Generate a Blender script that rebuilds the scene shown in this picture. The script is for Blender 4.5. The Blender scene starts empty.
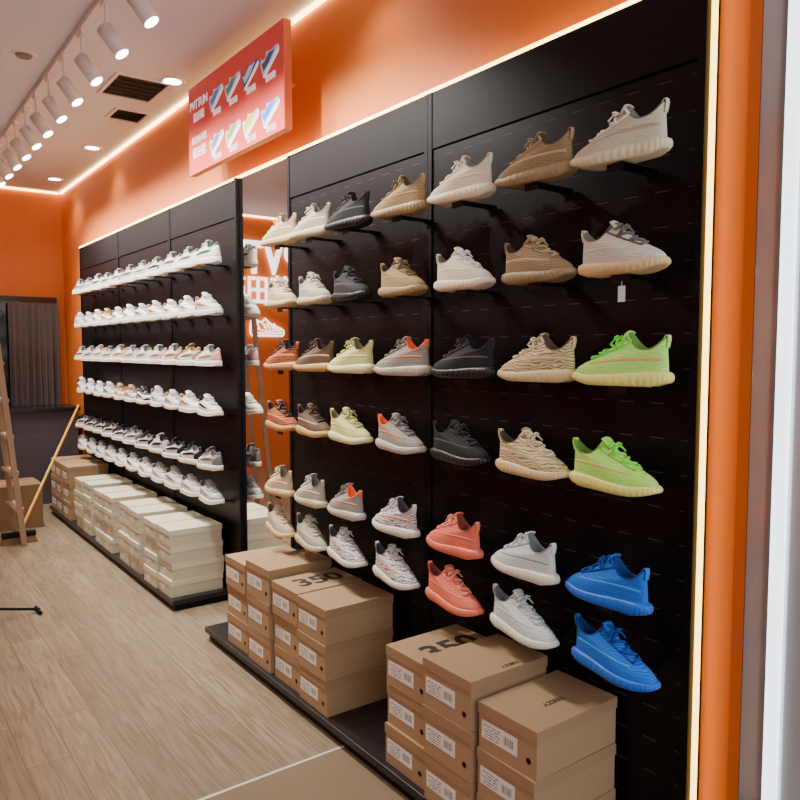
import bpy, math, random
from mathutils import Matrix, Vector
random.seed(7)
C = bpy.context.scene.collection
D = bpy.data
pi = math.pi

# ------------------------------------------------------------------ helpers
def srgb(r, g, b):
    def f(c):
        c /= 255.0
        return c/12.92 if c <= .04045 else ((c+.055)/1.055)**2.4
    return (f(r), f(g), f(b), 1)

def newmat(name):
    m = D.materials.new(name); m.use_nodes = True
    nt = m.node_tree
    return m, nt, nt.nodes['Principled BSDF']

def mat(name, col, rough=.5, metal=0, emit=None, es=0, bump=0, bscale=200, spec=None, var=0):
    m, nt, b = newmat(name)
    b.inputs['Base Color'].default_value = col
    b.inputs['Roughness'].default_value = rough
    b.inputs['Metallic'].default_value = metal
    if spec is not None: b.inputs['Specular IOR Level'].default_value = spec
    if emit:
        b.inputs['Emission Color'].default_value = emit
        b.inputs['Emission Strength'].default_value = es
    if bump or var:
        tc = nt.nodes.new('ShaderNodeTexCoord')
        n = nt.nodes.new('ShaderNodeTexNoise'); n.inputs['Scale'].default_value = bscale
        n.inputs['Detail'].default_value = 4
        nt.links.new(tc.outputs['Object'], n.inputs['Vector'])
        if bump:
            bp = nt.nodes.new('ShaderNodeBump'); bp.inputs['Strength'].default_value = bump
            bp.inputs['Distance'].default_value = .002
            nt.links.new(n.outputs['Fac'], bp.inputs['Height'])
            nt.links.new(bp.outputs['Normal'], b.inputs['Normal'])
        if var:
            mx = nt.nodes.new('ShaderNodeMix'); mx.data_type = 'RGBA'
            mx.inputs['A'].default_value = tuple(c*(1-var) for c in col[:3])+(1,)
            mx.inputs['B'].default_value = tuple(min(1, c*(1+var)) for c in col[:3])+(1,)
            nt.links.new(n.outputs['Fac'], mx.inputs['Factor'])
            nt.links.new(mx.outputs['Result'], b.inputs['Base Color'])
    return m

def math_node(nt, op, a, b=None, clamp=False):
    n = nt.nodes.new('ShaderNodeMath'); n.operation = op; n.use_clamp = clamp
    for i, v in enumerate((a, b)):
        if v is None: continue
        if isinstance(v, (int, float)): n.inputs[i].default_value = v
        else: nt.links.new(v, n.inputs[i])
    return n.outputs[0]

def mixc(nt, fac, a, b):
    mx = nt.nodes.new('ShaderNodeMix'); mx.data_type = 'RGBA'
    nt.links.new(fac, mx.inputs['Factor'])
    for k, v in (('A', a), ('B', b)):
        if isinstance(v, tuple): mx.inputs[k].default_value = v
        else: nt.links.new(v, mx.inputs[k])
    return mx.outputs['Result']

def knit(name, c1, c2, scale=90, thr=.5, soft=.15, dist=5, axis='Z'):
    m, nt, b = newmat(name)
    tc = nt.nodes.new('ShaderNodeTexCoord')
    w = nt.nodes.new('ShaderNodeTexWave'); w.bands_direction = axis
    w.inputs['Scale'].default_value = scale; w.inputs['Distortion'].default_value = dist
    w.inputs['Detail'].default_value = 2; w.inputs['Detail Scale'].default_value = 1.2
    mp = nt.nodes.new('ShaderNodeMapping'); mp.inputs['Scale'].default_value = (.55, .8, 1)
    nt.links.new(tc.outputs['Object'], mp.inputs['Vector'])
    nt.links.new(mp.outputs['Vector'], w.inputs['Vector'])
    r = nt.nodes.new('ShaderNodeMapRange')
    r.inputs['From Min'].default_value = thr-soft; r.inputs['From Max'].default_value = thr+soft
    nt.links.new(w.outputs['Fac'], r.inputs['Value'])
    col = mixc(nt, r.outputs['Result'], c1, c2)
    nt.links.new(col, b.inputs['Base Color'])
    b.inputs['Roughness'].default_value = .85
    w2 = nt.nodes.new('ShaderNodeTexNoise'); w2.inputs['Scale'].default_value = 500
    nt.links.new(tc.outputs['Object'], w2.inputs['Vector'])
    bp = nt.nodes.new('ShaderNodeBump'); bp.inputs['Strength'].default_value = .4; bp.inputs['Distance'].default_value = .001
    nt.links.new(w2.outputs['Fac'], bp.inputs['Height']); nt.links.new(bp.outputs['Normal'], b.inputs['Normal'])
    return m

def mesh(name, v, f, smooth=False):
    me = D.meshes.new(name); me.from_pydata([tuple(p) for p in v], [], f); me.validate(); me.update()
    if smooth:
        for p in me.polygons: p.use_smooth = True
    return me

def boxgeo(x0, x1, y0, y1, z0, z1, base=0):
    v = [(x0,y0,z0),(x1,y0,z0),(x1,y1,z0),(x0,y1,z0),(x0,y0,z1),(x1,y0,z1),(x1,y1,z1),(x0,y1,z1)]
    f = [(0,3,2,1),(4,5,6,7),(0,1,5,4),(1,2,6,5),(2,3,7,6),(3,0,4,7)]
    return v, [tuple(i+base for i in q) for q in f]

def join(*gs):
    V, F = [], []
    for v, f in gs:
        b = len(V); V += list(v); F += [tuple(i+b for i in q) for q in f]
    return V, F

def cyl(p0, p1, r0, r1=None, n=16, cap=True):
    if r1 is None: r1 = r0
    p0, p1 = Vector(p0), Vector(p1); d = (p1-p0).normalized()
    a = Vector((0,0,1)) if abs(d.z) < .9 else Vector((1,0,0))
    u = d.cross(a).normalized(); w = d.cross(u)
    V = []
    for p, r in ((p0,r0),(p1,r1)):
        for i in range(n):
            t = 2*pi*i/n; V.append(p+u*r*math.cos(t)+w*r*math.sin(t))
    F = [(i, (i+1)%n, n+(i+1)%n, n+i) for i in range(n)]
    if cap: F += [tuple(range(n))[::-1], tuple(range(n, 2*n))]
    return V, F

def tube(pts, r, n=6):
    pts = [Vector(p) for p in pts]; V = []; m = len(pts)
    for i, p in enumerate(pts):
        d = (pts[min(i+1,m-1)]-pts[max(i-1,0)]).normalized()
        a = Vector((0,0,1)) if abs(d.z) < .85 else Vector((1,0,0))
        u = d.cross(a).normalized(); w = d.cross(u)
        for k in range(n):
            t = 2*pi*k/n; V.append(p+u*r*math.cos(t)+w*r*math.sin(t))
    F = []
    for i in range(m-1):
        for k in range(n):
            F.append((i*n+k, i*n+(k+1)%n, (i+1)*n+(k+1)%n, (i+1)*n+k))
    F += [tuple(range(n))[::-1], tuple(range((m-1)*n, m*n))]
    return V, F

def obj(name, me, m=None, parent=None, loc=(0,0,0), rot=None, label=None, cat=None, group=None, kind=None, bevel=0):
    o = D.objects.new(name, me); C.objects.link(o)
    o.location = loc
    if rot: o.rotation_euler = rot
    if m is not None and me is not None:
        if len(me.materials) == 0: me.materials.append(m)
        elif me.materials[0] != m:
            o.material_slots[0].link = 'OBJECT'; o.material_slots[0].material = m
    if parent: o.parent = parent
    if label: o['label'] = label
    if cat: o['category'] = cat
    if group: o['group'] = group
    if kind: o['kind'] = kind
    if bevel:
        b = o.modifiers.new('b', 'BEVEL'); b.width = bevel; b.segments = 2
    return o

def box(name, x0,x1,y0,y1,z0,z1, m, **k):
    cx, cy = (x0+x1)/2, (y0+y1)/2
    v, f = boxgeo(x0-cx, x1-cx, y0-cy, y1-cy, 0, z1-z0)
    return obj(name, mesh(name, v, f), m, loc=(cx, cy, z0), **k)

def empty(name, loc, label, cat, group=None, rot=None):
    e = D.objects.new(name, None); C.objects.link(e); e.location = loc
    e.empty_display_size = .05
    if rot: e.rotation_euler = rot
    e['label'] = label; e['category'] = cat
    if group: e['group'] = group
    return e

def text(name, body, size, M, m, parent=None, sx=1, ext=.001, bold=0):
    cu = D.curves.new(name, 'FONT'); cu.body = body; cu.size = size
    cu.align_x = 'CENTER'; cu.align_y = 'CENTER'; cu.extrude = ext; cu.offset = bold
    t = D.objects.new(name+'_tmp', cu); C.objects.link(t)
    dg = bpy.context.evaluated_depsgraph_get(); dg.update()
    me = D.meshes.new_from_object(t.evaluated_get(dg)); D.objects.remove(t)
    me.transform(Matrix.Diagonal((sx, 1, 1, 1)))
    me.materials.clear()
    o = obj(name, me, m, parent=parent)
    o.matrix_local = M
    return o

def frame(loc, X, Y, Z):
    M = Matrix.Identity(4)
    for i in range(3):
        M[i][0] = X[i]; M[i][1] = Y[i]; M[i][2] = Z[i]; M[i][3] = loc[i]
    return M
def on_side(loc): return frame(loc, (0,-1,0), (0,0,1), (-1,0,0))   # faces -x
def on_far(loc): return frame(loc, (1,0,0), (0,0,1), (0,-1,0))     # faces -y

def sstep(a, b, x):
    t = max(0, min(1, (x-a)/(b-a))); return t*t*(3-2*t)
def lerp(a, b, t): return a+(b-a)*t

# ------------------------------------------------------------------ constants
PX = 1.80      # display panel face
WX = 1.86      # wall plane
CH = 3.15      # ceiling
FY = 8.50      # far wall
TOP = 2.465    # panel top

# ------------------------------------------------------------------ materials
M_or = mat('orange_paint', srgb(214,114,38), .6, var=.04, bscale=3)
M_ceil = mat('ceiling_paint', srgb(218,222,234), .9, var=.02, bscale=2)
M_led = mat('led_warm', (1,.8,.5,1), .5, emit=(1,.60,.14,1), es=13)
M_ledc = mat('led_warm_soft', (1,.8,.5,1), .5, emit=(1,.64,.24,1), es=11)
M_white = mat('white_metal', srgb(225,222,222), .4)
M_lens = mat('lamp_lens', (1,1,1,1), .4, emit=(1,.95,.88,1), es=18)
M_blk = mat('black_metal', srgb(10,9,11), .5, spec=.2)
M_plat = mat('platform_laminate', srgb(26,20,22), .4, var=.1, bscale=5)
M_frame = mat('panel_frame_black', srgb(13,10,13), .5, spec=.16)

def panel_mat():
    m, nt, b = newmat('slotted_panel')
    s = nt.nodes.new('ShaderNodeSeparateXYZ')
    g = nt.nodes.new('ShaderNodeNewGeometry')
    nt.links.new(g.outputs['Position'], s.inputs[0])
    fz = math_node(nt, 'FRACT', math_node(nt, 'DIVIDE', s.outputs['Z'], .0965))
    fy = math_node(nt, 'FRACT', math_node(nt, 'DIVIDE', s.outputs['Y'], .10))
    iny = math_node(nt, 'LESS_THAN', fy, .45)
    k = math_node(nt, 'MULTIPLY', math_node(nt, 'LESS_THAN', fz, .085), iny)
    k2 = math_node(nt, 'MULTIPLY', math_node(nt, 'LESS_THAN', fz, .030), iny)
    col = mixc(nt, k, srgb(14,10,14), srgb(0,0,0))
    col = mixc(nt, k2, col, srgb(72,62,72))  # painted highlight along the lower edge of each slot
    nt.links.new(col, b.inputs['Base Color'])
    b.inputs['Roughness'].default_value = .42
    b.inputs['Specular IOR Level'].default_value = .18
    return m
M_panel = panel_mat()

def floor_mat():
    m, nt, b = newmat('wood_planks')
    g = nt.nodes.new('ShaderNodeNewGeometry')
    mp = nt.nodes.new('ShaderNodeMapping'); mp.inputs['Rotation'].default_value = (0,0,pi/2)
    nt.links.new(g.outputs['Position'], mp.inputs['Vector'])
    br = nt.nodes.new('ShaderNodeTexBrick'); br.offset = .37
    br.inputs['Scale'].default_value = 1; br.inputs['Brick Width'].default_value = .95
    br.inputs['Row Height'].default_value = .15; br.inputs['Mortar Size'].default_value = .0018
    br.inputs['Mortar Smooth'].default_value = .3
    br.inputs['Color1'].default_value = srgb(164,146,122); br.inputs['Color2'].default_value = srgb(140,123,101)
    br.inputs['Mortar'].default_value = srgb(94,80,62)
    nt.links.new(mp.outputs['Vector'], br.inputs['Vector'])
    mp2 = nt.nodes.new('ShaderNodeMapping'); mp2.inputs['Scale'].default_value = (26, 1.6, 1)
    nt.links.new(g.outputs['Position'], mp2.inputs['Vector'])
    n = nt.nodes.new('ShaderNodeTexNoise'); n.inputs['Scale'].default_value = 2.2; n.inputs['Detail'].default_value = 8
    n.inputs['Distortion'].default_value = 1.2
    nt.links.new(mp2.outputs['Vector'], n.inputs['Vector'])
    r = nt.nodes.new('ShaderNodeMapRange'); r.inputs['From Min'].default_value = .36; r.inputs['From Max'].default_value = .66
    r.inputs['To Min'].default_value = 0; r.inputs['To Max'].default_value = .75
    nt.links.new(n.outputs['Fac'], r.inputs['Value'])
    col = mixc(nt, r.outputs['Result'], br.outputs['Color'], srgb(110,93,72))
    nt.links.new(col, b.inputs['Base Color'])
    b.inputs['Roughness'].default_value = .28
    return m
M_floor = floor_mat()

# ------------------------------------------------------------------ structure
box('floor', -1.7, 2.0, 2.31, FY+.1, -.1, 0, M_floor, kind='structure')
def tile_mat():
    m, nt, b = newmat('brown_grey_tiles')
    g = nt.nodes.new('ShaderNodeNewGeometry')
    br = nt.nodes.new('ShaderNodeTexBrick'); br.offset = 0
    br.inputs['Scale'].default_value = 1; br.inputs['Brick Width'].default_value = .8; br.inputs['Row Height'].default_value = .8
    br.inputs['Mortar Size'].default_value = .002
    br.inputs['Color1'].default_value = srgb(128,110,88); br.inputs['Color2'].default_value = srgb(132,114,92)
    br.inputs['Mortar'].default_value = srgb(92,80,66)
    nt.links.new(g.outputs['Position'], br.inputs['Vector'])
    nt.links.new(br.outputs['Color'], b.inputs['Base Color']); b.inputs['Roughness'].default_value = .22
    return m
box('floor.001', -1.7, 2.0, -1.2, 2.298, -.1, 0, tile_mat(), kind='structure')
box('trim_1', -1.7, 2.0, 2.298, 2.31, -.1, .002, mat('threshold_steel', srgb(235,228,212), .3, .3), kind='structure')
box('ceiling', -1.7, 2.0, -1.2, FY+.1, CH, CH+.1, M_ceil, kind='structure')
box('wall_right', WX, WX+.12, 1.015, FY, 0, CH, M_or, kind='structure')
box('wall_back', -1.7, WX, FY, FY+.12, 0, CH, M_or, kind='structure')
box('wall_left', -1.82, -1.7, -1.2, FY, 0, CH, M_or, kind='structure')

def led(x0,x1,y0,y1,z0,z1,m=M_led,lab='warm white LED strip glowing along orange wall', grp='warm LED strips'):
    return box('led_strip', x0,x1,y0,y1,z0,z1, m, label=lab, cat='light strip', group=grp)
led(PX-.004, PX+.010, 1.101, 7.55, TOP+.001, TOP+.013, lab='warm LED strip glowing above black display panels')
led(WX-.02, WX-.002, 1.02, FY-.03, CH-.018, CH-.004, M_ledc, 'warm LED strip along ceiling edge of orange wall')
led(-1.68, WX-.03, FY-.02, FY-.002, CH-.018, CH-.004, M_ledc, 'warm LED strip along ceiling edge of far orange wall')
led(PX+.014, PX+.036, 1.094, 1.0995, .0, CH-.03, mat('led_amber', (1,.8,.4,1), .5, emit=(1,.58,.10,1), es=7), lab='vertical warm LED strip beside black display panel')

# storefront jamb beside the orange wall
M_glass = mat('frosted_jamb', srgb(196,194,200), .07, .55)
box('wall_front', WX-.01, WX+.1, .925, .982, 0, CH, M_glass, kind='structure')
box('trim_4', WX-.012, WX+.1, .984, 1.014, 0, CH, mat('edge_orange', srgb(190,92,32), .3), kind='structure')
M_post = mat('post_silver', srgb(196,202,210), .2, .5)
box('trim_2', WX-.03, WX+.1, .72, .908, 0, CH, M_post, kind='structure')
box('trim_3', WX-.02, WX+.1, .908, .925, 0, CH, mat('joint_dark', srgb(110,108,112), .4), kind='structure')
led(WX-.045, WX-.031, .872, .904, 0, CH-.02, mat('led_cool', (.9,.95,1,1), .5, emit=(.86,.94,1,1), es=3), 'vertical cool white light bar on silver storefront post', None)

# ------------------------------------------------------------------ display panels
def display_panel(y0, y1, near_out=.006, far_out=.006):
    e = empty('slotted_wall_unit', (PX, (y0+y1)/2, .068), 'tall black slotted metal wall unit holding sneakers', 'wall display', 'black slotted wall units')
    w = (y1-y0)/2; zb = -.068
    v, f = boxgeo(0, .055, -w+.012, w-.012, 0, 2.25+zb)
    obj('back_panel', mesh('back_panel', v, f), M_panel, parent=e)
    v, f = boxgeo(-.003, .055, -w+.012, w-.012, 2.257+zb, TOP+zb)
    obj('header_panel', mesh('header_panel', v, f), M_frame, parent=e)
    for s, o_ in ((-1, near_out), (1, far_out)):
        v, f = boxgeo(-o_, .055, -.011, .011, 0, TOP+zb)
        obj('side_frame', mesh('side_frame', v, f), M_frame, parent=e, loc=(0, s*(w-.011), 0))
for a, b, no in ((1.10,2.238,.006),(2.24,3.365,.006),(3.945,5.08,.022),(5.082,6.30,.006),(6.302,7.53,.006)):
    display_panel(a, b, no)

# mirror
e = empty('wall_mirror', (PX, 3.655, .1), 'tall narrow wall mirror between black display panels', 'mirror')
v, f = boxgeo(.0, .055, -.282, .282, 0, 2.36)
obj('mirror_glass', mesh('mirror_glass', v, f), mat('mirror', (.92,.90,.89,1), .01, 1), parent=e)
g = join(boxgeo(-.001,.055,-.287,-.283,-.01,2.366), boxgeo(-.001,.055,.283,.287,-.01,2.366), boxgeo(-.001,.055,-.283,.283,-.01,-.001))
obj('mirror_frame', mesh('mirror_frame', *g), M_blk, parent=e)

# platforms
def platform(y0, y1):
    e = empty('display_platform', (1.61, (y0+y1)/2, 0), 'low dark laminate plinth carrying stacked shoe boxes', 'platform', 'low dark plinths')
    w = (y1-y0)/2
    v, f = boxgeo(-.165,.185,-w+.015,w-.015,0,.04)
    obj('kick_board', mesh('kick_board', v, f), M_blk, parent=e)
    v, f = boxgeo(-.185,.187,-w,w,.04,.066)
    obj('platform_top', mesh('platform_top', v, f), M_plat, parent=e, bevel=.002)
platform(.98, 3.62)
platform(4.10, 7.35)

# ------------------------------------------------------------------ shoes
class P: pass
def params(**k):
    p = P(); p.__dict__.update(k); return p
RUN = params(L=.280,wh=.034,wb=.047,sh=.040,st=.028,x0=.004,x1=.114,wy=.0245,zh=.126,zs=.094,zf=.140,z1=(.062,.064,.062),z2=(.061,.084,.094),k2=(.46,.50),toein=.008)
CRT = params(L=.280,wh=.036,wb=.050,sh=.034,st=.028,x0=.010,x1=.118,wy=.026,zh=.106,zs=.082,zf=.114,z1=(.064,.062,.058),z2=(.066,.078,.082),k2=(.44,.5),toein=.006)
def foot(p, th, out=0):
    c, s = math.cos(th), math.sin(th); t = (1+c)/2
    w = lerp(p.wh, p.wb, sstep(.2,.72,t))+out
    return p.L*t+out*c-p.L/2, w*math.copysign(abs(s)**.72, s)+p.toein*(t*t-.3)
def tri(v, c):
    return lerp(v[1], v[0], sstep(0,1,c)) if c > 0 else lerp(v[1], v[2], -c)
def S(p, th, e, off=0):
    c, s = math.cos(th), math.sin(th); t = (1+c)/2
    fx, fy = foot(p, th, -.003)
    fz = lerp(p.sh, p.st, sstep(0,.8,t))-.004+max(0,t-.8)*.03
    cx = lerp(p.x0, p.x1, t)-p.L/2; cy = p.wy*s
    cz = p.zs+(p.zf-p.zs)*max(0,c)**2.2+(p.zh-p.zs)*max(0,-c)**2.6
    kk = lerp(p.k2[1], p.k2[0], max(0,c))
    p1 = Vector((lerp(fx,cx,.10*abs(s)+.015), fy*1.04, tri(p.z1,c)))
    p2 = Vector((lerp(fx,cx,kk)+(.003 if c < 0 else 0), lerp(fy,cy,.60), tri(p.z2,c)))
    a=(1-e)**3; b=3*e*(1-e)**2; d=3*e*e*(1-e); g=e**3
    v = Vector((fx,fy,fz))*a+p1*b+p2*d+Vector((cx,cy,cz))*g
    if off:
        ctr = Vector((v.x*.8-.02,0,.03)); v += (v-ctr).normalized()*off
    return v
def loft_rings(rings, c0=False, c1=False):
    n = len(rings[0]); V = [p for r in rings for p in r]; F = []
    for i in range(len(rings)-1):
        for j in range(n): F.append((i*n+j,i*n+(j+1)%n,(i+1)*n+(j+1)%n,(i+1)*n+j))
    if c0: F.append(tuple(range(n))[::-1])
    if c1: F.append(tuple(range((len(rings)-1)*n,len(rings)*n)))
    return V, F
def patch(p,t0,t1,e0,e1,off,nt_=14,ne=5,th=.002):
    V,F=[],[]
    for lay in (off,off-th-.001):
        for i in range(nt_+1):
            t=i/nt_; a=lerp(t0,t1,t)
            lo=e0(t) if callable(e0) else e0; hi=e1(t) if callable(e1) else e1
            for j in range(ne+1): V.append(S(p,a,lerp(lo,hi,j/ne),lay))
    n=ne+1; B=(nt_+1)*n
    for i in range(nt_):
        for j in range(ne):
            q=(i*n+j,(i+1)*n+j,(i+1)*n+j+1,i*n+j+1); F.append(q); F.append(tuple(B+k for k in q[::-1]))
    for i in range(nt_):
        F.append((i*n,B+i*n,B+(i+1)*n,(i+1)*n)); F.append((i*n+ne,(i+1)*n+ne,B+(i+1)*n+ne,B+i*n+ne))
    for j in range(ne):
        F.append((j,j+1,B+j+1,B+j)); k=nt_*n; F.append((k+j,B+k+j,B+k+j+1,k+j+1))
    return V,F
def tonguegeo(p,w,prof):
    c_=S(p,0,1); V=[]
    for xx,zz,ww in prof:
        for th_ in (0,-.005):
            for yy in (-1,-.5,0,.5,1):
                V.append(Vector((c_.x+xx+th_,yy*w*ww,c_.z+zz-.004*yy*yy+th_*.4)))
    F=[]; m=len(prof)
    for i in range(m-1):
        o0=i*10
        for j in range(4): F+=[(o0+j,o0+j+1,o0+10+j+1,o0+10+j),(o0+5+j,o0+15+j,o0+15+j+1,o0+5+j+1)]
        F+=[(o0,o0+10,o0+15,o0+5),(o0+4,o0+9,o0+19,o0+14)]
    o0=(m-1)*10
    for j in range(4): F+=[(o0+j,o0+1+j,o0+6+j,o0+5+j)]
    return V,F
def make_shoe_meshes(p, runner, flip):
    N = 160 if runner else 64
    ths = [2*pi*i/N for i in range(N)]
    out = {}; rings = []
    prof = [(-.006,0,0),(.000,.10,.5),(.0045,.34,1),(.0045,.60,1),(.0025,.82,.5),(.0005,.97,0),(-.010,1.02,0)] if runner else [(-.003,0,0),(.003,.08,0),(.004,.45,0),(.003,.9,0),(.0,1,0),(-.01,1.0,0)]
    for o_,k,rib in prof:
        r = []
        for i,th in enumerate(ths):
            t=(1+math.cos(th))/2
            x,y=foot(p,th,o_+(.006*max(0,.25-t)*4 if runner and rib else 0)+rib*.0011*(1 if (i//2)%2 else -1))
            top=lerp(p.sh,p.st,sstep(0,.8,t))+max(0,t-.8)*.03
            bot=max(0,t-.72)**2*.18+max(0,.12-t)*.08
            r.append(Vector((x,y,lerp(bot,top,k))))
        rings.append(r)
    out['sole'] = loft_rings(rings, True, True)
    if not runner:
        r2 = []
        for o_, zz in ((-.006,-.0),(.0045,.001),(.0045,.007),(.002,.008)):
            r = []
            for th in ths:
                t = (1+math.cos(th))/2; x, y = foot(p, th, o_)
                bot = max(0,t-.72)**2*.16 + (max(0,.12-t)*.06)
                r.append(Vector((x,y,bot+zz-.0005)))
            r2.append(r)
        out['outsole'] = loft_rings(r2, True, True)
    E = 14
    out['upper'] = loft_rings([[S(p,th,k/E) for th in ths] for k in range(E+1)])
    ctr=(p.x0+p.x1)/2-p.L/2; rings=[]
    for sc,dz in ((1.0,-.0005),(.98,.0030),(.90,.0030),(.83,-.003),(.80,-.02),(.78,-.045)):
        r=[]
        for th in ths:
            q=S(p,th,1); r.append(Vector((ctr+(q.x-ctr)*sc,q.y*sc,q.z+dz if dz>-.03 else .046)))
        rings.append(r)
    out['lining']=loft_rings(rings,False,True)
    gs=[]; rows=6
    for i in range(rows):
        u=i/(rows-1); e=lerp(.56,.96,u); a=lerp(.36,.80,u); sk=.035*(1 if i%2 else -1)
        pts=[S(p,lerp(-a,a,k/6),e+sk*(k/6-.5)*2,.0048 if 0<k<6 else .001) for k in range(7)]
        gs.append(tube(pts,.0040))
    for s in (-1,1):
        gs.append(tube([S(p,s*lerp(.36,.80,k/6),lerp(.52,.985,k/6),.0020) for k in range(7)],.0026))
    q=S(p,0,.91,.006)
    for s in (-1,1):
        gs.append(tube([q,q+Vector((.006,s*.010,.005)),q+Vector((.005,s*.022,.001)),q+Vector((0,s*.026,-.010)),q+Vector((.002,s*.016,-.004)),q],.0030))
        gs.append(tube([q,q+Vector((.012,s*.012,-.003)),q+Vector((.018,s*.024,-.018))],.0026))
    out['laces']=join(*gs)
    if runner:
        h=S(p,pi,1); m_=S(p,pi,.74)
        pts=[h+Vector((.006,0,-.001)),h+Vector((.002,0,.007)),h+Vector((-.005,0,.007)),h+Vector((-.007,0,-.004)),m_+Vector((-.003,0,0))]
        V,F=[],[]
        for w_ in (-.007,.007):
            for q_ in pts: V.append(q_+Vector((0,w_,0)))
            for q_ in pts: V.append(q_+Vector((.0025,w_,-.002)))
        n=len(pts)
        for i in range(n-1): F+=[(i,i+1,2*n+i+1,2*n+i),(n+i,3*n+i,3*n+i+1,n+i+1),(i,n+i,n+i+1,i+1),(2*n+i,2*n+i+1,3*n+i+1,3*n+i)]
        out['pull_tab']=(V,F)
        out['side_stripe']=join(*[patch(p,s*.62,s*2.80,lambda t:.36+.06*math.sin(t*pi),lambda t:.44+.10*math.sin(t*pi),.0004,18,2,.001) for s in (1,-1)])
        out['tongue']=tonguegeo(p,.018,((.014,-.013,.9),(.002,.002,1),(-.003,.006,.95)))
    else:
        out['toe_cap']=patch(p,-1.05,1.05,.0,lambda t:.12+.22*math.sin(t*pi),.0018,18,4)
        out['heel_counter']=patch(p,pi-.95,pi+.95,.0,lambda t:.30+.5*math.sin(t*pi),.002,16,4)
        out['heel_tab']=patch(p,pi-.5,pi+.5,.78,1.0,.003,8,3)
        sw=lambda s:patch(p,s*1.0,s*2.5,lambda t:lerp(.26,.45,t)-.03*math.sin(t*pi),lambda t:lerp(.26,.45,t)+.22*math.sin(min(1,t*1.15)*pi)+.02,.003,16,3)
        out['side_stripe']=join(sw(1),sw(-1))
        es=lambda s:patch(p,s*.45,s*1.15,lambda t:lerp(.50,.62,t),lambda t:lerp(1.0,.98,t),.0022,8,5)
        out['eyestay']=join(es(1),es(-1))
        out['tongue']=tonguegeo(p,.022,((.02,-.012,.9),(.004,.003,.95),(-.008,.013,1.0),(-.012,.016,.8)))
    res = {}
    for k, (v, f) in out.items():
        if flip:
            v = [Vector((q[0], -q[1], q[2])) for q in v]; f = [q[::-1] for q in f]
        res[k] = mesh(k, v, f, True)
    return res
RM = [make_shoe_meshes(RUN, True, False), make_shoe_meshes(RUN, True, True)]
CM = [make_shoe_meshes(CRT, False, False), make_shoe_meshes(CRT, False, True)]

def plain(name, c, r=.6): return mat(name, c, r, bump=.15, bscale=400)
M_solew = plain('rubber_white', srgb(226,218,208))

W = {}
def way(key, c1, c2, sole, lace, lab, lin=None, stripe=None, scale=60, thr=.5, soft=.2, dist=5, tab=None):
    u = knit(key+'_knit', srgb(*c1), srgb(*c2), scale, thr, soft, dist)
    W[key] = dict(upper=u, sole=plain(key+'_sole', srgb(*sole), .45), laces=plain(key+'_lace', srgb(*lace), .8),
                  lining=plain(key+'_lining', srgb(*(lin or tuple(int(x*.6) for x in c2))), .9),
                  pull_tab=plain(key+'_tab', srgb(*(tab or c1)), .8), tongue=u,
                  side_stripe=plain(key+'_stripe', srgb(*(stripe or tuple(int(a*.5+b*.5) for a, b in zip(c1, c2)))), .8), label=lab)
way('cream', (214,212,188), (184,180,156), (224,214,178), (236,232,216), 'cream grey knit low-top running sneaker', stripe=(182,170,140))
way('sail', (232,228,212), (196,192,178), (226,196,144), (104,100,98), 'pale grey knit sneaker with warm gum sole', dist=8)
way('tan', (162,138,100), (124,102,70), (156,134,98), (176,152,116), 'tan brown knit low-top running sneaker', stripe=(190,164,122))
way('marsh', (172,146,100), (146,122,80), (168,144,102), (126,106,74), 'golden tan knit low-top running sneaker')
way('glow', (198,250,120), (160,238,92), (238,240,132), (140,240,80), 'neon green knit running sneaker with yellow sole', stripe=(224,206,120), dist=9)
way('glow2', (204,252,140), (170,244,104), (242,242,136), (120,244,70), 'glowing neon green knit running sneaker', dist=10, stripe=(232,184,110))
way('blue', (24,126,232), (10,88,200), (16,104,216), (8,66,160), 'bright blue knit low-top running sneaker', stripe=(50,146,240))
way('salmon', (240,128,102), (220,102,80), (232,120,92), (246,156,132), 'salmon coral knit low-top running sneaker')
way('white', (228,234,226), (190,204,202), (230,228,210), (200,212,212), 'white and pale blue knit running sneaker', stripe=(156,178,184))
way('icy', (228,234,228), (186,202,204), (226,232,216), (196,208,206), 'white icy knit running sneaker', dist=9)
way('sesame', (236,224,208), (214,198,174), (242,226,196), (246,240,230), 'cream peach knit low-top running sneaker', stripe=(238,208,170))
way('black', (34,32,36), (18,16,20), (26,24,28), (52,50,56), 'black knit low-top running sneaker', stripe=(60,58,62))
way('oat', (222,202,152), (142,122,96), (224,202,148), (232,216,180), 'oat cream knit sneaker with dark wavy pattern', dist=9, thr=.68, soft=.10, scale=36, stripe=(208,188,146))
way('zebra', (226,222,218), (120,116,120), (228,222,210), (206,202,198), 'white and grey zebra-pattern knit running sneaker', dist=12, thr=.66, soft=.10, scale=36, stripe=(222,140,112))
way('beluga', (166,162,152), (136,132,126), (198,188,172), (122,118,112), 'grey knit running sneaker with orange heel', stripe=(206,130,86), tab=(240,110,50), lin=(236,104,50))
way('lemon', (226,226,146), (200,198,130), (238,234,174), (190,186,120), 'pale yellow knit low-top running sneaker', lin=(120,112,70))
way('clay', (202,180,148), (176,150,118), (210,182,134), (216,196,168), 'beige knit low-top running sneaker', stripe=(222,190,150))
way('ash', (192,184,162), (152,146,132), (202,190,156), (206,200,184), 'light grey beige knit running sneaker', stripe=(208,194,164))
way('ember', (206,104,40), (60,46,40), (206,146,86), (52,40,36), 'orange and dark brown knit running sneaker', thr=.42, soft=.1, stripe=(220,120,50), scale=40)
way('earth', (112,86,62), (84,66,52), (206,168,104), (70,56,44), 'dark brown knit sneaker with tan gum sole', stripe=(186,156,110))
way('rose', (200,178,148), (180,154,130), (218,188,134), (210,194,170), 'sandy beige knit sneaker with gum sole')
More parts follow.
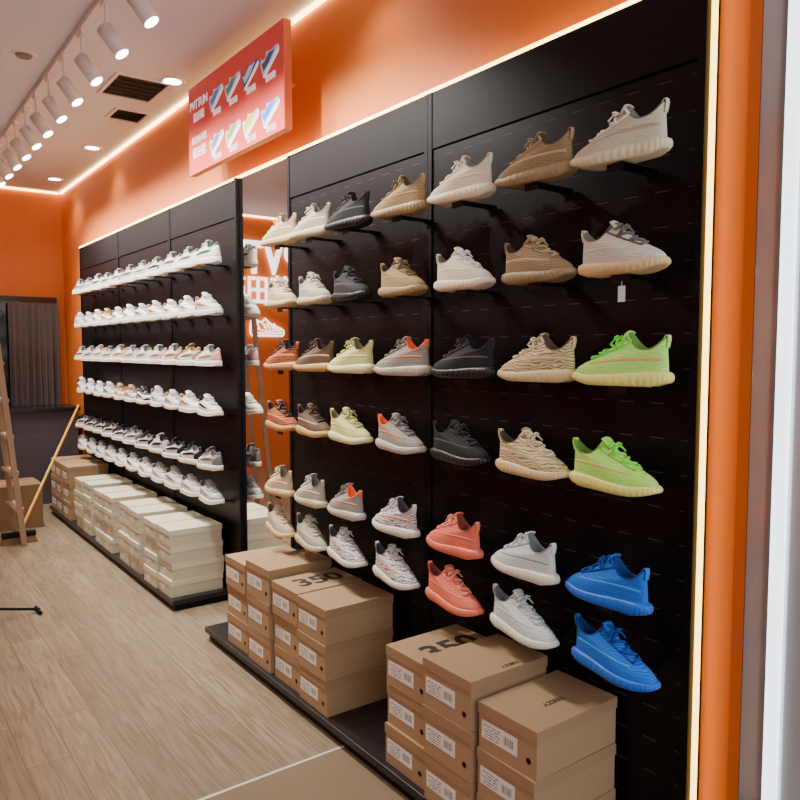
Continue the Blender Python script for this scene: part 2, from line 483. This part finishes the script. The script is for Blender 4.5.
cols = [
 ['cream','sail','glow2','glow','blue','blue'],
 ['tan','tan','oat','oat','white','icy'],
 ['sesame','sesame','black','black','salmon','salmon'],
 ['marsh','marsh','beluga','beluga','zebra','zebra'],
 ['black','black','lemon','lemon','beluga','zebra'],
 ['ash','ash','earth','earth','ash','ash'],
 ['clay','clay','ember','ember','clay','rose'],
]
colY = [1.235,1.535,1.866,2.207,2.555,2.852,3.152]
rowZ = [1.990,1.698,1.405,1.118,.803,.607]
SX = 1.65

def shelf_meshes(reach):
    pl = join(boxgeo(-.012,reach-.002,-.028,.028,-.003,0), boxgeo(reach-.0015,reach+.0005,-.028,.028,-.022,0))
    gv = [(.10,-.001,-.003),(reach,-.001,-.003),(reach,-.001,-.016),(.10,.001,-.003),(reach,.001,-.003),(reach,.001,-.016)]
    gf = [(0,1,2),(3,5,4),(0,3,4,1),(1,4,5,2),(2,5,3,0)]
    return mesh('shelf_plate', *pl), mesh('shelf_bracket', gv, gf)
SM_A = shelf_meshes(.142)
SXB = 1.675
SM_B = shelf_meshes(.117)
ME_tag = mesh('price_tag', *boxgeo(-.0135,-.0122,-.027,.027,-.020,-.0))
M_tag = mat('tag_dark', srgb(26,24,30), .3, spec=.3); M_tagw = mat('tag_white', srgb(225,225,225), .5)
def shelf(x, y, z, sm, tag=None):
    e = empty('shoe_shelf', (x, y, z), 'small black metal wall shelf under a sneaker', 'shelf', 'small black shoe shelves')
    obj('shelf_plate', sm[0], M_blk, parent=e)
    obj('shelf_bracket', sm[1], M_blk, parent=e)
    if tag: obj('price_tag', ME_tag, tag, parent=e)
    return e

for ci, y in enumerate(colY):
    rowDY = [.020, 0, 0, .012, .030 if ci == 0 else .042, .0 if ci == 0 else .042]
    for ri, z in enumerate(rowZ):
        w = W[cols[ci][ri]]
        yy = y + rowDY[ri]
        toe_far = ri % 2 == 0
        rz = (pi/2 if toe_far else -pi/2) + random.uniform(-.025,.025) + (.04 if toe_far else -.05)
        if ri == 4: rz -= .17
        if ri == 3: rz += .06
        shelf(SX, yy, z, SM_A, M_tag)
        e = empty('knit_sneaker', (SX, yy, z+.0003), w['label']+' on wall shelf', 'shoe', 'knit sneakers on wall shelves', rot=(0,0,rz))
        for k, me in RM[ri % 2].items():
            obj(k, me, w[k], parent=e)
o = obj('hang_tag', mesh('hang_tag', *join(boxgeo(-.0005,.0005,-.011,.011,-.042,0), boxgeo(-.0004,.0004,-.0006,.0006,-.001,.012))), M_tagw,
        loc=(SX-.0155, 1.225, rowZ[1]-.030), label='small white paper tag hanging under a shoe shelf', cat='tag')

# white leather sneakers
up_cols = [mat('lw%d'%i, srgb(*c), .45) for i, c in enumerate([(220,216,212),(208,202,192),(226,222,218),(194,192,192)])]
acc = {n: mat('acc_'+n, srgb(*c), .5) for n, c in dict(white=(212,208,204), black=(22,20,24), grey=(104,100,104), blue=(70,100,164), tan=(172,134,92), pink=(206,150,144), green=(60,100,82), silver=(150,148,154)).items()}
gum = mat('gum_rubber', srgb(186,146,100), .5)
BY = [4.12+.291*i for i in range(11)]
for ri, z in enumerate(rowZ):
    for ci, y in enumerate(BY):
        a = random.choice([['grey','green','black','silver','grey'], ['silver','grey','tan','silver'], ['blue','pink','grey','silver','tan'],
                           ['black','silver','tan','grey'], ['black','black','black','grey'], ['black','silver','grey','silver']][ri])
        toe_far = ri % 2 == 0
        rz = (pi/2 if toe_far else -pi/2) + random.uniform(-.06,.06) + .08
        shelf(SXB, y, z, SM_B)
        full = random.random() < [.1,.1,.15,.25,.75,.2][ri]
        lab = ('white and %s panelled leather low-top sneaker' if full else 'white leather low-top sneaker with %s accents') % a + ' on wall shelf'
        e = empty('leather_sneaker', (SXB, y, z+.0008), lab, 'shoe', 'white leather sneakers on wall shelves', rot=(0,0,rz))
        u = random.choice(up_cols); A = acc[a]
        sc = random.uniform(.96, 1.0); e.scale = (sc, sc, random.uniform(.95, 1.08))
        mp = dict(sole=M_solew, outsole=(gum if random.random() < .25 else M_solew), upper=u, lining=(A if random.random() < .6 else acc['grey']),
                  laces=acc['white'] if not full else A, toe_cap=A if full else u, heel_counter=A if (full or random.random() < .5) else u,
                  heel_tab=A, side_stripe=A, eyestay=A if full else u, tongue=A if full else u)
        for k, me in CM[ri % 2].items():
            obj(k, me, mp[k], parent=e)

# ------------------------------------------------------------------ shoe boxes
def kraft(name, c):
    return mat(name, srgb(*c), .75, bump=.1, bscale=150, var=.05)
K1 = kraft('kraft_card', (168,138,102)); K2 = kraft('kraft_card_lid', (160,130,95))
Wb = mat('cream_card', srgb(196,188,160), .6, var=.03, bscale=20); Wb2 = mat('cream_card_lid', srgb(206,199,172), .6)
M_ink = mat('dark_ink', srgb(44,32,26), .7)
def sticker_mat():
    m, nt, b = newmat('barcode_sticker')
    tc = nt.nodes.new('ShaderNodeTexCoord'); s = nt.nodes.new('ShaderNodeSeparateXYZ'); nt.links.new(tc.outputs['Object'], s.inputs[0])
    mp = nt.nodes.new('ShaderNodeMapping'); mp.inputs['Scale'].default_value = (1, 420, .01)
    nt.links.new(tc.outputs['Object'], mp.inputs['Vector'])
    n = nt.nodes.new('ShaderNodeTexNoise'); n.inputs['Scale'].default_value = 1; n.inputs['Detail'].default_value = 0
    nt.links.new(mp.outputs['Vector'], n.inputs['Vector'])
    bars = math_node(nt, 'GREATER_THAN', n.outputs['Fac'], .52)
    inY = math_node(nt, 'LESS_THAN', s.outputs['Y'], -.016)
    inZ = math_node(nt, 'LESS_THAN', math_node(nt, 'ABSOLUTE', s.outputs['Z']), .012)
    inY2 = math_node(nt, 'GREATER_THAN', s.outputs['Y'], -.058)
    bars = math_node(nt, 'MULTIPLY', math_node(nt, 'MULTIPLY', bars, inY), math_node(nt, 'MULTIPLY', inZ, inY2))
    n2 = nt.nodes.new('ShaderNodeTexNoise'); n2.inputs['Scale'].default_value = 260; n2.inputs['Detail'].default_value = 0
    nt.links.new(tc.outputs['Object'], n2.inputs['Vector'])
    ln = math_node(nt, 'GREATER_THAN', math_node(nt, 'FRACT', math_node(nt, 'MULTIPLY', s.outputs['Z'], 120)), .55)
    tx = math_node(nt, 'MULTIPLY', math_node(nt, 'GREATER_THAN', n2.outputs['Fac'], .47), ln)
    reg = math_node(nt, 'MULTIPLY', math_node(nt, 'GREATER_THAN', s.outputs['Y'], -.004), math_node(nt, 'LESS_THAN', s.outputs['Y'], .062))
    reg = math_node(nt, 'MULTIPLY', reg, math_node(nt, 'LESS_THAN', math_node(nt, 'ABSOLUTE', s.outputs['Z']), .020))
    tx = math_node(nt, 'MULTIPLY', tx, reg)
    k = math_node(nt, 'MAXIMUM', bars, tx)
    nt.links.new(mixc(nt, k, srgb(232,228,220), srgb(60,56,56)), b.inputs['Base Color'])
    b.inputs['Roughness'].default_value = .5
    return m
M_st = sticker_mat()

_bc = {}
def box_meshes(dx, dy, h):
    key = (dx, dy, h)
    if key in _bc: return _bc[key]
    t = .0025
    body = boxgeo(-dx/2+t, dx/2-t, -dy/2+t, dy/2-t, 0, h-.008)
    lh = .034
    a, b = dx/2, dy/2; i = .0018
    V = [(-a,-b,h-lh),(a,-b,h-lh),(a,b,h-lh),(-a,b,h-lh),(-a,-b,h),(a,-b,h),(a,b,h),(-a,b,h),
         (-a+i,-b+i,h-lh),(a-i,-b+i,h-lh),(a-i,b-i,h-lh),(-a+i,b-i,h-lh),(-a+i,-b+i,h-.003),(a-i,-b+i,h-.003),(a-i,b-i,h-.003),(-a+i,b-i,h-.003)]
    F = [(4,5,6,7),(0,1,5,4),(1,2,6,5),(2,3,7,6),(3,0,4,7),(0,8,9,1),(1,9,10,2),(2,10,11,3),(3,11,8,0),(8,12,13,9),(9,13,14,10),(10,14,15,11),(11,15,12,8),(12,15,14,13)]
    big = h > .12
    st = boxgeo(-.0007,.0,-.070,.070,-.026,.026) if big else boxgeo(-.0007,.0,-.035,.035,-.016,.016)
    _bc[key] = (mesh('box_body', *body), mesh('box_lid', V, F), mesh('barcode_label', *st))
    return _bc[key]
ME_hole = mesh('finger_hole', *cyl((-.0006,0,0),(0,0,0),.009,None,20))
def shoebox(x, y, z, dx, dy, h, kind, rz=0):
    kr = kind == 'kraft'
    e = empty('shoe_box', (x, y, z), 'brown kraft cardboard shoe box with white barcode label' if kr else 'cream cardboard shoe box with white label in a stack',
              'shoe box', 'kraft shoe boxes stacked on plinth' if kr else 'cream shoe boxes stacked on plinth', rot=(0,0,rz))
    b, l, s = box_meshes(dx, dy, h)
    obj('box_body', b, K1 if kr else Wb, parent=e)
    obj('box_lid', l, K2 if kr else Wb2, parent=e)
    obj('barcode_label', s, M_st, parent=e, loc=(-dx/2+.0024, .030, .064*h/.14 if h > .12 else .034))
    if kr: obj('finger_hole', ME_hole, M_blk, parent=e, loc=(-dx/2+.0024, -.082, .045))
    return e
P0 = .0665
DX, DY, H = .325, .228, .1425
def stack(yc, n, h=H, dy=DY, kind='kraft', x=1.60, dx=DX, jit=.007):
    r = None
    for i in range(n):
        r = shoebox(x+random.uniform(-jit, jit*.4), yc, P0+i*(h+.0008), dx, dy, h, kind, random.uniform(-.015,.015))
    return r
tops = {}
tops['n1'] = stack(1.428, 3, x=1.602, dx=.345, h=.138)
tops['n2'] = stack(1.676, 3, x=1.585, h=.154)
tops['n3'] = stack(1.922, 3, x=1.615, h=.138)
stack(2.528, 3)
tops['c'] = stack(2.77, 3, x=1.61)
stack(3.015, 3, h=.155)
stack(3.27, 3, x=1.61)
for k, hh, dy_ in (('n3',.138,-.035),('c',H,0)):
    text('printed_numerals', '350', .14, frame((.01, dy_, hh+.0006), (1,0,0), (0,1,0), (0,0,1)), M_ink, parent=tops[k], sx=1.1, ext=.0002, bold=.004)
text('printed_wordmark', 'YEEZY', .024, frame((.0, -.02, .1386), (-1,0,0), (0,-1,0), (0,0,1)), M_ink, parent=tops['n1'], sx=1.3, ext=.0002, bold=.0006)
text('printed_wordmark', 'YEEZY', .020, frame((.02, -.09, .1546), (-1,0,0), (0,-1,0), (0,0,1)), M_ink, parent=tops['n2'], sx=1.3, ext=.0002, bold=.0004)
for y in (4.265, 4.50, 4.83, 5.07, 5.44, 5.68, 6.05, 6.29):
    stack(y, 4, h=.098, dy=.222, kind='cream', x=1.60, dx=.32, jit=.016)
for y in (6.70, 6.94, 7.19):
    stack(y, 3, h=.150, dy=.225, x=1.60, jit=.008)

# ------------------------------------------------------------------ red lightbox sign
e = empty('hanging_sign', (1.67, 3.75, 2.53), 'coral red lightbox sign with white lettering and shoe pictures', 'sign')
v, f = boxgeo(.004, .04, -.6, .6, 0, .50)
obj('sign_box', mesh('sign_box', v, f), mat('sign_side', srgb(190,92,54), .5), parent=e)
rod = join(*[cyl((.04,yy,.30),(.19,yy,.30),.012,None,12) for yy in (.45,-.35)])
obj('wall_bracket', mesh('wall_bracket', *rod), M_or, parent=e)
def face_mat():
    m, nt, b = newmat('sign_face')
    tc = nt.nodes.new('ShaderNodeTexCoord'); s = nt.nodes.new('ShaderNodeSeparateXYZ'); nt.links.new(tc.outputs['Object'], s.inputs[0])
    k = math_node(nt, 'ADD', math_node(nt, 'MULTIPLY', s.outputs['Z'], 1.2), math_node(nt, 'MULTIPLY', s.outputs['Y'], -.2))
    col = mixc(nt, math_node(nt, 'ADD', k, .0, True), srgb(204,52,36), srgb(184,66,66))
    nt.links.new(col, b.inputs['Base Color']); nt.links.new(col, b.inputs['Emission Color']); b.inputs['Emission Strength'].default_value = .35
    b.inputs['Roughness'].default_value = .6
    return m
v, f = boxgeo(0, .004, -.6, .6, 0, .50)
obj('sign_face', mesh('sign_face', v, f), face_mat(), parent=e)
M_txt = mat('sign_white', (.85,.85,.9,1), .5, emit=(1,.95,.98,1), es=.5)
text('sign_text', 'PVTTUN', .070, on_side((-.0012, .44, .385)), M_txt, parent=e, sx=1.0, bold=.0004)
text('sign_text', '莆田鞋', .056, on_side((-.0012, .44, .312)), M_txt, parent=e)
text('sign_text', '潮流运动鞋', .046, on_side((-.0012, .44, .185)), M_txt, parent=e)
text('sign_text', '莆田鞋', .068, on_side((-.0012, .44, .110)), M_txt, parent=e)
shoe2d = [(-.5,-.16),(-.5,.02),(-.46,.22),(-.36,.27),(-.28,.16),(-.16,.14),(-.06,.24),(.04,.14),(.2,.04),(.4,-.02),(.49,-.08),(.5,-.16),(.46,-.22),(-.46,-.22)]
sole2d = [(-.5,-.17),(.5,-.15),(.48,-.24),(.40,-.27),(-.46,-.27),(-.5,-.22)]
pan2d = [(-.42,.16),(-.30,.10),(.02,.12),(.14,.04),(.34,-.04),(-.1,-.10),(-.42,-.08)]
pc = [((180,206,240),(96,120,190)),((170,206,214),(70,140,130)),((60,70,130),(200,210,240)),((170,196,236),(70,80,120)),
      ((186,206,240),(110,120,150)),((190,216,200),(110,170,70)),((206,214,200),(230,190,60)),((150,186,240),(60,110,210))]
for i in range(8):
    r, c = divmod(i, 4)
    yy = .19 - c*.215; zz = .37 - r*.24
    sc = .19
    ca, sa = math.cos(.5), math.sin(.5)
    def tr(poly, xo):
        return [(xo, -((px*ca-py*sa)*sc), (px*sa+py*ca)*sc) for px, py in poly]
    m1 = mat('print%d'%i, srgb(*pc[i][0]), .5, emit=srgb(*pc[i][0]), es=.3)
    m2 = mat('printb%d'%i, srgb(*pc[i][1]), .5, emit=srgb(*pc[i][1]), es=.2)
    a = tr(shoe2d, -.0008)
    sp = obj('shoe_picture', mesh('shoe_picture', a, [tuple(range(len(a)))]), m1, parent=e, loc=(0, yy, zz))
    b = tr(sole2d, -.0016)
    obj('printed_sole', mesh('printed_sole', b, [tuple(range(len(b)))]), M_txt, parent=sp)
    b = tr(pan2d, -.0014)
    obj('printed_panel', mesh('printed_panel', b, [tuple(range(len(b)))]), m2, parent=sp)
    text('sign_text', '莆田鞋', .036, on_side((-.0012, yy-.01, zz-.098)), M_txt, parent=e)

# ------------------------------------------------------------------ far wall
M_let = mat('channel_letter_white', (1,1,1,1), .5, emit=(1,.97,.95,1), es=2.5)
e = empty('shop_sign', (-.18, FY-.03, 2.4), 'glowing white channel letters and shoe emblem on orange wall', 'sign')
xs = [-.80, -.54, -.27, -.02, .22, .46]
for ch, x in zip('PVTTUN', xs):
    text('sign_letter', ch, .54, on_far((x, 0, .22)), M_let, parent=e, sx=.72, ext=.015, bold=.016)
for ch, x in zip('莆田鞋', (-.64, -.32, .0)):
    text('sign_letter', ch, .40, on_far((x, 0, -.19)), M_let, parent=e, sx=.78, ext=.015, bold=.004)
gs = [tube([Vector((-px*.46, 0, py*.46)) for px, py in shoe2d]+[Vector((-shoe2d[0][0]*.46,0,shoe2d[0][1]*.46))], .012, 8)]
for k in range(4):
    x0 = .06-.05*k
    gs.append(tube([Vector((x0,0,.05)), Vector((x0-.05,0,-.02))], .009, 6))
gs.append(tube([Vector((.2,0,-.068)), Vector((-.2,0,-.065))], .010, 6))
gs.append(tube([Vector((.19,0,.0)), Vector((.08,0,-.03)), Vector((-.02,0,-.045)), Vector((-.12,0,-.03)), Vector((-.19,0,-.045))], .007, 6))
gs.append(tube([Vector((.14,0,.06)), Vector((.10,0,-.03))], .007, 6))
obj('shoe_emblem', mesh('shoe_emblem', *join(*gs)), M_let, parent=e, loc=(-.44, 0, -.62))

# window + curtain + counter
M_dark = mat('dark_window_glass', srgb(14,16,26), .12)
box('window_1', .2, 1.42, FY-.02, FY, .1, 2.0, M_dark, kind='structure')
box('trim_5', .15, 1.78, FY-.03, FY, 2.0, 2.05, mat('dark_bronze', srgb(46,34,30), .4), kind='structure')
V, F = [], []
n = 90
for i in range(n+1):
    t = i/n; x = lerp(1.31, 1.78, t)
    for z, amp in ((.05,1.1),(.7,1),(1.4,.9),(1.98,.6)):
        V.append((x, FY-.085+.026*amp*math.sin(t*pi*16)+.008*math.sin(t*37), z))
for i in range(n):
    for j in range(3): F.append((i*4+j, (i+1)*4+j, (i+1)*4+j+1, i*4+j+1))
cv = obj('curtain', mesh('curtain', V, F, True), mat('curtain_cloth', srgb(100,88,88), .9, bump=.2, bscale=300), label='grey brown pleated fabric curtain beside dark window', cat='curtain')
cm = cv.modifiers.new('s','SOLIDIFY'); cm.thickness = .004
e = empty('cash_counter', (1.1, 8.0, 0), 'dark grey reception counter with black top', 'counter')
v, f = boxgeo(-.7,.70,-.2,.2,0,.90); obj('counter_body', mesh('counter_body', v, f), mat('counter_grey', srgb(78,72,78), .5, var=.05, bscale=8), parent=e, bevel=.004)
v, f = boxgeo(-.73,.72,-.24,.23,.90,.94); obj('countertop', mesh('countertop', v, f), mat('counter_top_black', srgb(28,26,30), .25), parent=e, bevel=.004)

# ladder
M_wood = mat('ladder_wood', srgb(158,130,104), .7, var=.15, bscale=30)
e = empty('step_ladder', (.74, 6.40, 0), 'wooden A-frame step ladder standing on plank floor', 'ladder')
def beam(a, b, w, d):
    a, b = Vector(a), Vector(b); dr = (b-a).normalized()
    u = Vector((0,1,0)); s = dr.cross(u).normalized()
    V = []
    for p_ in (a, b):
        for i, j in ((-1,-1),(1,-1),(1,1),(-1,1)): V.append(p_+s*w*i+u*d*j)
    return V, [(0,1,2,3),(7,6,5,4),(0,4,5,1),(1,5,6,2),(2,6,7,3),(3,7,4,0)]
for s in (1, -1):
    for yy in (-.19, .19):
        yo = yy*(1 if s > 0 else .86)
        a = beam((s*.28, yo, .008), (s*.13, yo*.75, 1.78), .020, .012)
        obj('side_rail', mesh('side_rail', *a), M_wood, parent=e)
for k in range(6):
    z = .28*(k+1); t = z/1.78
    x = lerp(.28,.13,t); w = lerp(.19,.1425,t)+.01
    obj('ladder_step', mesh('ladder_step', *boxgeo(x-.04,x+.03,-w,w,z-.012,z+.012)), M_wood, parent=e)
obj('ladder_top', mesh('ladder_top', *boxgeo(-.16,.16,-.16,.16,1.78,1.805)), M_wood, parent=e)

# cardboard carton
e = empty('cardboard_carton', (1.05, 7.0, 0), 'plain brown cardboard carton on the floor beside ladder', 'carton')
v, f = boxgeo(-.24,.22,-.2,.2,0,.37)
obj('carton_body', mesh('carton_body', v, f), kraft('carton_card', (132,100,68)), parent=e, bevel=.003)
obj('packing_tape', mesh('packing_tape', *join(boxgeo(-.242,.222,-.03,.03,.3705,.3715), boxgeo(.2205,.2215,-.03,.03,.28,.371))), mat('tape_tan', srgb(170,136,94), .3), parent=e)

# broom
e = empty('broom', (.97, 6.27, 0), 'broom with yellow handle leaning near the counter', 'broom')
obj('broom_handle', mesh('broom_handle', *tube([(.04,.06,.08),(.74,1.10,.98)], .011, 10)), mat('yellow_handle', srgb(222,160,50), .4), parent=e)
V, F = join(boxgeo(-.12,.12,-.03,.03,.05,.09))
obj('broom_head', mesh('broom_head', V, F), M_blk, parent=e, loc=(.03,.05,0), bevel=.005)
obj('bristles', mesh('bristles', [(-.13,-.04,0),(.13,-.04,0),(.13,.04,0),(-.13,.04,0),(-.11,-.025,.055),(.11,-.025,.055),(.11,.025,.055),(-.11,.025,.055)],
    [(0,3,2,1),(4,5,6,7),(0,1,5,4),(1,2,6,5),(2,3,7,6),(3,0,4,7)]), mat('bristle_tan', srgb(120,90,60), .9, bump=.8, bscale=400), parent=e, loc=(.03,.05,0))

# tripod stand
e = empty('tripod_stand', (.44, 4.56, 0), 'black metal tripod floor stand with splayed legs', 'stand')
obj('pole', mesh('pole', *cyl((0,0,.05),(0,0,1.15),.011)), M_blk, parent=e)
for a in (0.02, 2.1, 4.2):
    d = Vector((math.cos(a), math.sin(a), 0))
    obj('stand_leg', mesh('stand_leg', *join(tube([Vector((0,0,.10)), d*.38+Vector((0,0,.016))], .008), tube([d*.37+Vector((0,0,.012))-d.cross(Vector((0,0,1)))*.06, d*.37+Vector((0,0,.012))+d.cross(Vector((0,0,1)))*.06], .011))), M_blk, parent=e)

# ------------------------------------------------------------------ ceiling fixtures
RX = 1.02
e = empty('light_track', (RX, 4.9, CH), 'white ceiling rail carrying spotlights', 'track rail')
obj('track_rail', mesh('track_rail', *boxgeo(-.018,.018,-3.2,3.2,-.028,0)), M_white, parent=e)
LY = [2.84, 3.24, 3.66, 4.10, 4.50, 4.88, 5.26, 5.62, 5.98, 6.34, 6.70, 7.06, 7.42]
aim = Vector((.46, -.30, -.80)).normalized()
ME_h = mesh('spot_housing', *cyl(-aim*.02, aim*.120, .036, .036, 28))
for p_ in ME_h.polygons:
    if len(p_.vertices) == 4: p_.use_smooth = True
ME_l = mesh('spot_lens', *cyl(aim*.1202, aim*.1225, .031, .031, 24))
ME_b = mesh('spot_bracket', *join(boxgeo(-.014,.014,-.045,.045,.122,.147), cyl((0,0,.03),(0,0,.13),.009,None,10), cyl((0,0,-.0),(0,0,.035),.016,None,12)))
for y in LY:
    e = empty('track_spotlight', (RX, y, CH-.028-.147), 'white cylindrical track spotlight hanging from ceiling rail', 'spotlight', 'track spotlights on ceiling rail')
    obj('spot_housing', ME_h, M_white, parent=e); obj('spot_lens', ME_l, M_lens, parent=e); obj('spot_bracket', ME_b, M_white, parent=e)
    ld = D.lights.new('spot', 'SPOT'); ld.energy = 84; ld.spot_size = math.radians(106); ld.spot_blend = .7; ld.shadow_soft_size = .02
    ld.color = (1,.95,.88)
    lo = D.objects.new('spot_lamp', ld); C.objects.link(lo); lo.parent = e
    lo.location = aim*.135
    lo.rotation_euler = Vector((.54,-.14,-.84)).to_track_quat('-Z','Y').to_euler()

ring = []
for r, z in ((.055,-.006),(.068,-.008),(.078,-.003),(.078,0)):
    ring.append([Vector((r*math.cos(2*pi*i/32), r*math.sin(2*pi*i/32), z)) for i in range(32)])
ME_ring = mesh('downlight_trim', *loft_rings(ring, False, True), smooth=True)
ME_dl = mesh('downlight_lens', *cyl((0,0,-.004),(0,0,-.0065),.054,None,28))
for x, y in ((1.66,4.58),(1.66,6.45),(1.66,7.83),(1.62,2.6),(-.5,2.5),(-.5,4.6),(-.5,6.6),(.3,7.6)):  # fixtures left of the track are out of view, added for general fill
    e = empty('downlight', (x, y, CH), 'round recessed ceiling downlight with white trim', 'ceiling light', 'recessed ceiling downlights')
    obj('downlight_trim', ME_ring, M_white, parent=e); obj('downlight_lens', ME_dl, M_lens, parent=e)
    ld = D.lights.new('down', 'SPOT'); ld.energy = 22 if x > 1 else 50; ld.spot_size = math.radians(120); ld.spot_blend = .9; ld.shadow_soft_size = .05
    ld.color = (1,.95,.9)
    lo = D.objects.new('down_lamp', ld); C.objects.link(lo); lo.parent = e; lo.location = (0,0,-.02)
e = empty('smoke_detector', (.85, 4.67, CH), 'round grey ceiling detector plate', 'ceiling fitting')
obj('detector_body', mesh('detector_body', *cyl((0,0,0),(0,0,-.018),.05,.038,28)), mat('detector_grey', srgb(130,122,116), .5), parent=e)
obj('detector_rim', mesh('detector_rim', *cyl((0,0,0),(0,0,-.006),.066,.060,28)), M_white, parent=e)
def vent(x, y, w, d):
    e = empty('air_vent', (x, y, CH), 'dark square ceiling air vent with white frame and slats', 'air vent', 'ceiling air vents')
    g = join(boxgeo(-w,w,-d,-d+.02,-.012,0), boxgeo(-w,w,d-.02,d,-.012,0), boxgeo(-w,-w+.02,-d+.02,d-.02,-.012,0), boxgeo(w-.02,w,-d+.02,d-.02,-.012,0))
    obj('vent_frame', mesh('vent_frame', *g), M_white, parent=e)
    obj('vent_duct', mesh('vent_duct', *boxgeo(-w+.02,w-.02,-d+.02,d-.02,-.003,-.0005)), mat('duct_black', srgb(12,10,12), .8), parent=e)
    gs = []
    k = 6
    for i in range(k):
        yy = lerp(-d+.04, d-.04, i/(k-1))
        gs.append(([(-w+.02,yy-.010,-.011),(w-.02,yy-.010,-.011),(w-.02,yy+.004,-.004),(-w+.02,yy+.004,-.004)], [(0,1,2,3)]))
    obj('vent_slats', mesh('vent_slats', *join(*gs)), mat('slat_grey', srgb(96,90,94), .5), parent=e)
vent(1.51, 4.84, .17, .22)
vent(1.64, 5.42, .12, .14)

# ------------------------------------------------------------------ fill light & world
ld = D.lights.new('front_fill', 'AREA'); ld.energy = 70; ld.shape = 'RECTANGLE'; ld.size = 3; ld.size_y = 2.4; ld.color = (.93,.96,1)
lo = D.objects.new('front_fill', ld); C.objects.link(lo); lo.location = (.1, -1.6, 2.2)  # unseen area light behind the camera, fills from the open front
lo.rotation_euler = Vector((.1, 1, -.15)).to_track_quat('-Z','Y').to_euler()
w = D.worlds.new('world'); bpy.context.scene.world = w; w.use_nodes = True
bg = w.node_tree.nodes['Background']; bg.inputs[0].default_value = (.76,.82,.94,1); bg.inputs[1].default_value = .5

# ------------------------------------------------------------------ camera
cd = D.cameras.new('camera'); cd.lens = 740/800*36; cd.sensor_width = 36; cd.clip_start = .02
co = D.objects.new('camera', cd); C.objects.link(co)
co.location = (0,0,1.5); co.rotation_euler = (math.radians(90-3.87), 0, math.radians(-36.6))
bpy.context.scene.camera = co
